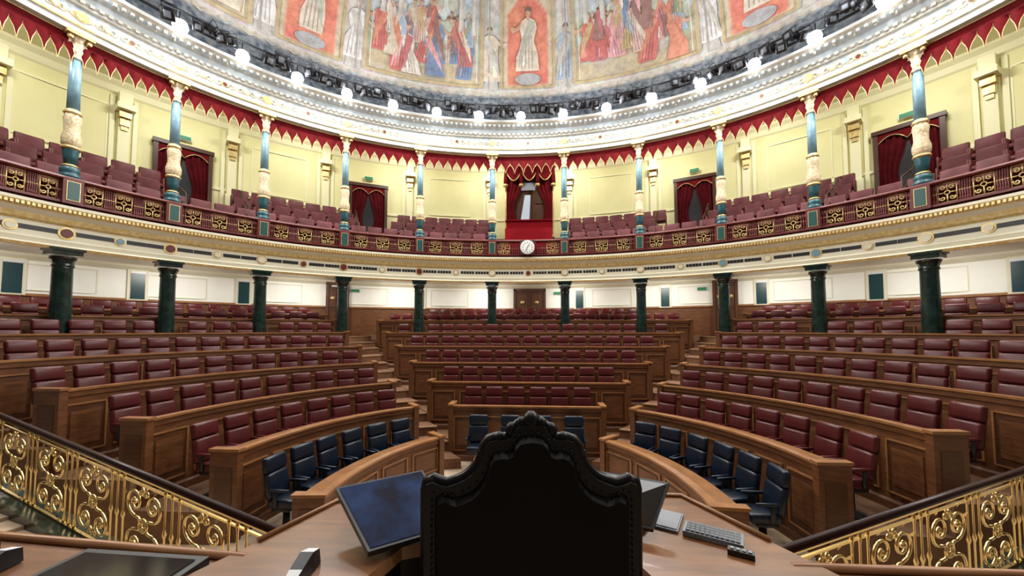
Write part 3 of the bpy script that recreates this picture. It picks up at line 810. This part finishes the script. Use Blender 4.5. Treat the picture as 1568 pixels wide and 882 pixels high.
mb.add(vs, [(k, k+1, 2*n_+k+1, 2*n_+k) for k in range(n_-1)] + [(n_+k, n_+k+1, 3*n_+k+1, 3*n_+k) for k in range(n_-1)], M_deskedge)
vs = [R(p[0]*.97, p[1]-.03, z) for z in (PF, zt-.05) for p in O]
mb.add(vs, [(k, k+1, n_+k+1, n_+k) for k in range(n_-1)], M_wood)
vs = [R(p[0]*1.03, p[1]+.03, z) for z in (PF, zt-.05) for p in I]
mb.add(vs, [(k, k+1, n_+k+1, n_+k) for k in range(n_-1)], M_darkwood)
mb.tube([R(p[0], p[1], zt+.006) for p in O[1:-1]], .012, M_deskedge, 6)
for W in ([(-1.02, 1.50), (-2.3, 1.67), (-3.6, 1.80), (-3.6, .9), (-2.3, .9), (-1.25, .9)], [(1.04, 1.44), (1.25, .9), (2.3, .8), (3.6, .75), (3.6, 1.28), (2.3, 1.37)]):
    prism(mb, W, zt-.07, zt-.02, M_deskedge, M_desk)
    prism(mb, [(x*.985, y-.03) for x, y in W], PF, zt-.07, M_wood)
for L in ([(-1.03, 1.51), (-2.3, 1.68), (-3.6, 1.81)], [(1.04, 1.45), (2.3, 1.38), (3.6, 1.29)]):
    mb.tube([R(*p, zt-.012) for p in L], .018, M_deskedge, 6)
mb.build("rostrum_desk")

def slab(name, BL, BR, TR, TL, th, mf, mbk, frame=.012):
    mb = MB(); BL, BR, TR, TL = (R(*p) for p in (BL, BR, TR, TL))
    nn = (BR-BL).cross(TL-BL).normalized()
    if nn.z < 0: nn = -nn
    ux = (BR-BL).normalized(); uy = (TL-BL).normalized()
    vs = [BL, BR, TR, TL] + [p-nn*th for p in (BL, BR, TR, TL)]
    mb.add(vs, [(0, 1, 2, 3), (4, 7, 6, 5), (0, 4, 5, 1), (1, 5, 6, 2), (2, 6, 7, 3), (3, 7, 4, 0)], mbk)
    f = frame; q = [BL+ux*f+uy*f, BR-ux*f+uy*f, TR-ux*f-uy*f, TL+ux*f-uy*f]
    mb.add([p+nn*.003 for p in q], [(0, 1, 2, 3)], mf)
    c = (BL+BR+TR+TL)/4 - nn*th
    mb.tube([c, V((c.x, c.y, zt+.01))], .03, M_black, 10)
    mb.lathe((c.x, c.y, zt+.001), [(.10, 0), (.10, .012), (.04, .02)], M_black, 16)
    return mb.build(name)
slab("tilted_monitor", (-.53, 1.44, -.82), (-.24, 1.62, -.82), (-.44, 1.90, -.69), (-.77, 1.69, -.69), .025, M_screen, M_black)
slab("tilted_monitor", (.28, 1.70, -.82), (.58, 1.60, -.82), (.70, 1.72, -.68), (.42, 1.86, -.68), .025, M_screen2, M_black)
for (x, y, sx, a) in ((-1.42, 1.335, .26, .10), (-2.45, 1.45, .36, .10), (1.62, 1.18, .33, -.06), (2.6, 1.10, .35, -.06)):
    mb = MB(); c = R(x, y, zt-.003); a = YA-a
    ux = V((cos(a), sin(a), 0)); uy = V((-sin(a), cos(a), 0))
    mb.obox(c, ux*sx, uy*.17, UZ*.015, M_black); mb.obox(c + UZ*.017, ux*(sx-.03), uy*.14, UZ*.003, M_screen2)
    mb.lathe((*(c + ux*(sx+.05) + uy*.12).xy, c.z-.01), [(.012, 0), (.012, .012)], M_gold, 8)
    mb.build("inset_desk_screen")
mb = MB(); c = R(.84, 1.63, zt+.012); a = YA-.55; kx = V((cos(a), sin(a), 0)); ky = V((-sin(a), cos(a), 0))
mb.obox(c, kx*.11, ky*.05, UZ*.01, M_grey)
for i in range(11):
    for j in range(4): mb.obox(c + kx*(-.092+i*.0184) + ky*(-.033+j*.022) + UZ*.012, kx*.0075, ky*.009, UZ*.004, M_keys)
mb.build("keyboard")
mb = MB(); c = R(.71, 1.76, zt+.006); mb.obox(c, kx*.05, ky*.09, UZ*.005, M_grey); mb.obox(c+UZ*.007, kx*.044, ky*.08, UZ*.002, M_grey); mb.build("paper_tray")
mb = MB(); c = R(.88, 1.50, zt+.012); mb.obox(c, kx*.045, ky*.016, UZ*.01, M_black)
for i in range(4): mb.obox(c + kx*(-.03+i*.02)+UZ*.011, kx*.006, ky*.008, UZ*.003, M_grey)
mb.build("remote_control")
for (x, y) in ((-.74, 1.36), (-.97, 1.18), (-1.90, 1.40)):
    mb = MB(); z0 = zt+.002 if x > -.9 else zt-.016; c = R(x, y, z0)
    vs = []
    for (lx, w, h0, h1) in ((-.09, .022, 0, .02), (-.02, .028, 0, .045), (.05, .03, 0, .065), (.10, .026, 0, .05)):
        for s in (-1, 1):
            vs += [c + RY*lx + RX*(s*w) + UZ*h0, c + RY*lx + RX*(s*w*.8) + UZ*h1]
    fs = []
    for k in range(3):
        o = 4*k; fs += [(o, o+4, o+5, o+1), (o+2, o+3, o+7, o+6), (o, o+2, o+6, o+4)]
    mb.add(vs, fs + [(0, 1, 3, 2), (12, 14, 15, 13)], M_black)
    mb.add([v + UZ*.001 for v in vs], [(1, 5, 7, 3), (9, 13, 15, 11)], M_pwhite); mb.add([v + UZ*.001 for v in vs], [(5, 9, 11, 7)], M_black)
    mb.build("desk_microphone_unit")

# president's chair
mb = MB(); CYD = 1.30; CXO = .066
k_ = .00217
hp = [(166, 800), (166, 735), (164, 724), (154, 720), (143, 725), (132, 727), (116, 722), (104, 717), (92, 708), (82, 696), (76, 682), (73, 670), (66, 661), (54, 658), (42, 659), (33, 655), (28, 645), (20, 638), (10, 636), (0, 635)]
DZ = -.032
half = [(x*k_, -(y-504.6)*.00224+DZ) for x, y in hp]
half[0] = (.355, -1.25)
out = [(-x, z) for x, z in half[:-1]] + half[::-1]
out = [(x+CXO, z) for x, z in out]
n_ = len(out); fy, by = CYD, CYD+.07
vs = [R(x, fy, z) for x, z in out] + [R(x, by, z) for x, z in out]
mb.add(vs, [list(range(n_)), list(range(n_, 2*n_))[::-1]] + [(k, (k+1) % n_, n_+(k+1) % n_, n_+k) for k in range(n_)], M_darkwood)
ins = [(CXO+(x-CXO)*.90, z-.035 if z > -.65 else z) for x, z in out]
ins2 = [(CXO+(x-CXO)*.86, z-.05 if z > -.65 else z) for x, z in out]
vs = [R(x, fy-.002, z) for x, z in ins] + [R(x, fy-.03, z) for x, z in ins2]
mb.add(vs, [(k, (k+1) % n_, n_+(k+1) % n_, n_+k) for k in range(n_)] + [list(range(n_, 2*n_))], M_dark)
mb.tube([R(x, fy+.035, z) for x, z in out], .022, M_darkwood, 8)
pts = [R(x, fy-.006, z) for x, z in [(CXO+(x-CXO)*.93, z-.025 if z > -.65 else z) for x, z in out]]
for a, b in zip(pts[:-1], pts[1:]):
    d = (b-a).length; m_ = max(1, int(d/.020))
    for q in range(m_):
        p = a.lerp(b, q/m_); mb.rbox(p, (.008, .008, .008), M_stud2, .003, 1)
for x, z, r in ((0, -.285, .034), (-.035, -.296, .026), (.035, -.296, .026), (-.07, -.315, .026), (.07, -.315, .026), (-.115, -.345, .024), (.115, -.345, .024), (-.15, -.355, .022), (.15, -.355, .022), (-.172, -.395, .022), (.172, -.395, .022), (-.355, -.495, .026), (.355, -.495, .026), (-.25, -.49, .02), (.25, -.49, .02)):
    c = R(x*.96+CXO, fy+.03, z+DZ)
    mb.lathe((c.x, c.y, c.z), [(r*.3, -r), (r*.8, -r*.6), (r, 0), (r*.8, r*.6), (r*.3, r)], M_darkwood, 10, .15)
c = R(CXO, 1.44, -1.18)
mb.obox(c, RX*.30, RY*.08, UZ*.06, M_dark)
for s in (-1, 1):
    mb.obox(R(CXO+s*.31, 1.42, -1.0), RX*.03, RY*.08, UZ*.03, M_darkwood)
    mb.obox(R(CXO+s*.31, 1.46, -1.12), RX*.025, RY*.025, UZ*.10, M_darkwood)
    for y in (1.33, 1.48): mb.lathe((*R(CXO+s*.27, y, 0).xy, PF), [(.03, 0), (.04, .04), (.022, .1), (.035, .3), (.035, .45)], M_darkwood, 10)
mb.build("presidents_carved_chair")

# ------------------------------------------------------------------ gilt stair balustrades
def stair_rail(p0, p1, ext0=.0, name="gilt_stair_balustrade"):
    p0 = V(p0); p1 = V(p1); d = p1-p0
    p0 = p0 - d*ext0; d = p1-p0
    Lh = V((d.x, d.y, 0)).length; ux = V((d.x, d.y, 0)).normalized(); sl = d.z/Lh
    def Q(s, h): return p0 + ux*s + UZ*(sl*s + h)
    mb = MB(); H = .82; nn = ux.cross(UZ)
    mb.tube([Q(0, 0), Q(Lh, 0)], .030, M_railwood, 12)
    for h, m, hw, hh in ((-.030, M_gold, .016, .007), (-.085, M_gold, .009, .007), (-H+.05, M_gold, .012, .009)):
        c = (Q(0, h)+Q(Lh, h))/2; mb.obox(c, (Q(Lh, h)-Q(0, h))/2, nn*hw, UZ*hh, m)
    c = (Q(0, -H)+Q(Lh, -H))/2
    mb.obox(c - UZ*.03, (Q(Lh, 0)-Q(0, 0))/2, nn*.12, UZ*.07, M_marble)
    n_ = round(Lh/.78); w = Lh/n_
    for k in range(n_):
        s0 = k*w
        for f in (0.0, .12, .24):
            b = Q(s0+f*w, -H+.04); top = Q(s0+f*w, -.03); hh = top.z-b.z
            mb.lathe(b, [(.014, 0), (.018, .05), (.008, .12), (.008, hh*.45), (.018, hh*.5), (.008, hh*.55), (.008, hh-.1), (.015, hh-.04), (.010, hh)], M_gold, 8)
        cs = s0 + w*.62; ch = -.08-(H-.13)/2
        ww = w*.66; hv = H-.16; P2 = []
        for sx in (-1, 1):
            for sz in (-1, 1):
                P2.append(spiral(sx*ww*.25, sz*hv*.27, hv*.185, 1.5, pi/2 if sz < 0 else -pi/2, sx*sz, 22))
                P2.append([(sx*ww*.05, sz*hv*.02), (sx*ww*.13, sz*hv*.08), (sx*ww*.25, sz*hv*.085)])
                P2.append(spiral(sx*ww*.075, sz*hv*.42, hv*.06, 1.1, pi*.5, sx, 12))
        for L in P2: mb.tube([Q(cs+x, ch+z) for x, z in L], .0115, M_gold, 6)
        mb.tube([Q(cs+.055*cos(a*pi/6), ch+.055*sin(a*pi/6)) for a in range(12)], .011, M_gold, 6, True)
        for a in range(8):
            mb.rbox(Q(cs+.028*cos(a*pi/4), ch+.028*sin(a*pi/4)), (.022, .022, .022), M_gold, .008, 1)
        for sx in (-1, 1):      # acanthus leaves and rosettes
            for sz in (-1, 1):
                c = Q(cs+sx*ww*.25, ch+sz*hv*.27); mb.lathe((c.x, c.y, c.z), [(.008, -.022), (.02, -.011), (.026, 0), (.02, .011), (.008, .022)], M_gold, 8)
                for a in (0.3, 1.3, 2.3):
                    an = a if sz > 0 else -a
                    b0 = (cs+sx*ww*.25+hv*.185*cos(an)*sx, ch+sz*hv*.27+hv*.185*sin(an))
                    e = (b0[0]+.055*cos(an+.5)*sx, b0[1]+.055*sin(an+.5)); q_ = (b0[0]+.03*cos(an-.6)*sx, b0[1]+.03*sin(an-.6))
                    mb.add([Q(*b0)+nn*.012, Q(*q_)+nn*.004, Q(*e)-nn*.01, Q(b0[0]+.02*cos(an+1.4)*sx, b0[1]+.02*sin(an+1.4))+nn*.006], [(0, 1, 2, 3)], M_gold)
    side = nn if nn.y < 0 else -nn
    st = max(3, round(Lh/.33))
    for k in range(st):
        s = (k+.5)*Lh/st; zt_ = p0.z + sl*s - H - .05
        c = Q(s, 0); c.z = (zt_+G)/2
        mb.obox(c + side*.5, ux*(Lh/st/2), side*.5, UZ*((zt_-G)/2), M_carpet)
    c = Q(Lh/2, 0); mb.obox(V((c.x, c.y, (c.z-H+G)/2-.05)), ux*Lh/2, nn*.10, UZ*((c.z-H-G)/2-.05-abs(sl)*Lh/2), M_marble)
    return mb.build(name)
stair_rail((-5.92, -.80, -.95), (-1.30, -2.20, -1.48), .15)
stair_rail((4.91, -.89, -1.28), (1.30, -2.42, -1.45), .5)

# ------------------------------------------------------------------ lights
def area(loc, target, power, sx, sy, col=(1, .985, .96)):
    L = bpy.data.lights.new("area_light", 'AREA'); L.shape = 'RECTANGLE'; L.size = sx; L.size_y = sy; L.energy = power; L.color = col
    o = bpy.data.objects.new("hall_area_light", L); bpy.context.collection.objects.link(o)  # area light without a modelled fixture
    o.location = loc; d = V(target)-V(loc); o.rotation_euler = d.to_track_quat('-Z', 'Y').to_euler()
for t in [-1.5+.375*k for k in range(9)]:  # floods along the lamp ring
    p = off(E(A0, B0, t), -.8)
    area((p[0], p[1], 7.35+ZC), (p[0]*.15, p[1]*.15-.5, ZC-2.5), 235, 1.0, .3)
for t in [-1.4+.4*k for k in range(8)]:      # up-light on the fresco
    p = off(E(A0, B0, t), -1.3)
    q = E(A0, B0, t)[0]
    area((p[0], p[1], 7.45+ZC), (q[0]*.8, q[1]*.8, ZC+12), 44, .9, .2, (.97, .98, 1))
for t in [-1.35+.3*k for k in range(10)]:     # gallery
    p = off(E(A0, B0, t), 1.1)
    area((p[0], p[1], 6.9+ZC), (*off(E(A0, B0, t), 2.6), ZC+4.2), 64, .9, .2, (1, .985, .93))
for t in [-1.35+.3*k for k in range(10)]:     # under the gallery
    p = off(E(A0, B0, t), 1.2)
    area((p[0], p[1], 1.78+ZC), (*off(E(A0, B0, t), 1.9), ZC-.2), 52, .9, .2, (1, .97, .89))
area((0, -1, 11+ZC), (0, 1, 0), 560, 5, 4)  # broad area light hung below the dome crown
w = bpy.data.worlds.new("ambient_fill"); bpy.context.scene.world = w; w.use_nodes = True  # even ambient fill, added to come in through the open back
w.node_tree.nodes["Background"].inputs[0].default_value = (1, .97, .92, 1)
w.node_tree.nodes["Background"].inputs[1].default_value = .12

cam = bpy.data.cameras.new("camera"); co = bpy.data.objects.new("camera", cam); bpy.context.collection.objects.link(co)
co.location = (.292, -4.8, ZC); co.rotation_euler = (pi/2+.048, 0, .065)
cam.sensor_width = 36; cam.lens = 632.1/1706*36; cam.shift_y = 38.66/1706; cam.clip_start = .05
bpy.context.scene.camera = co
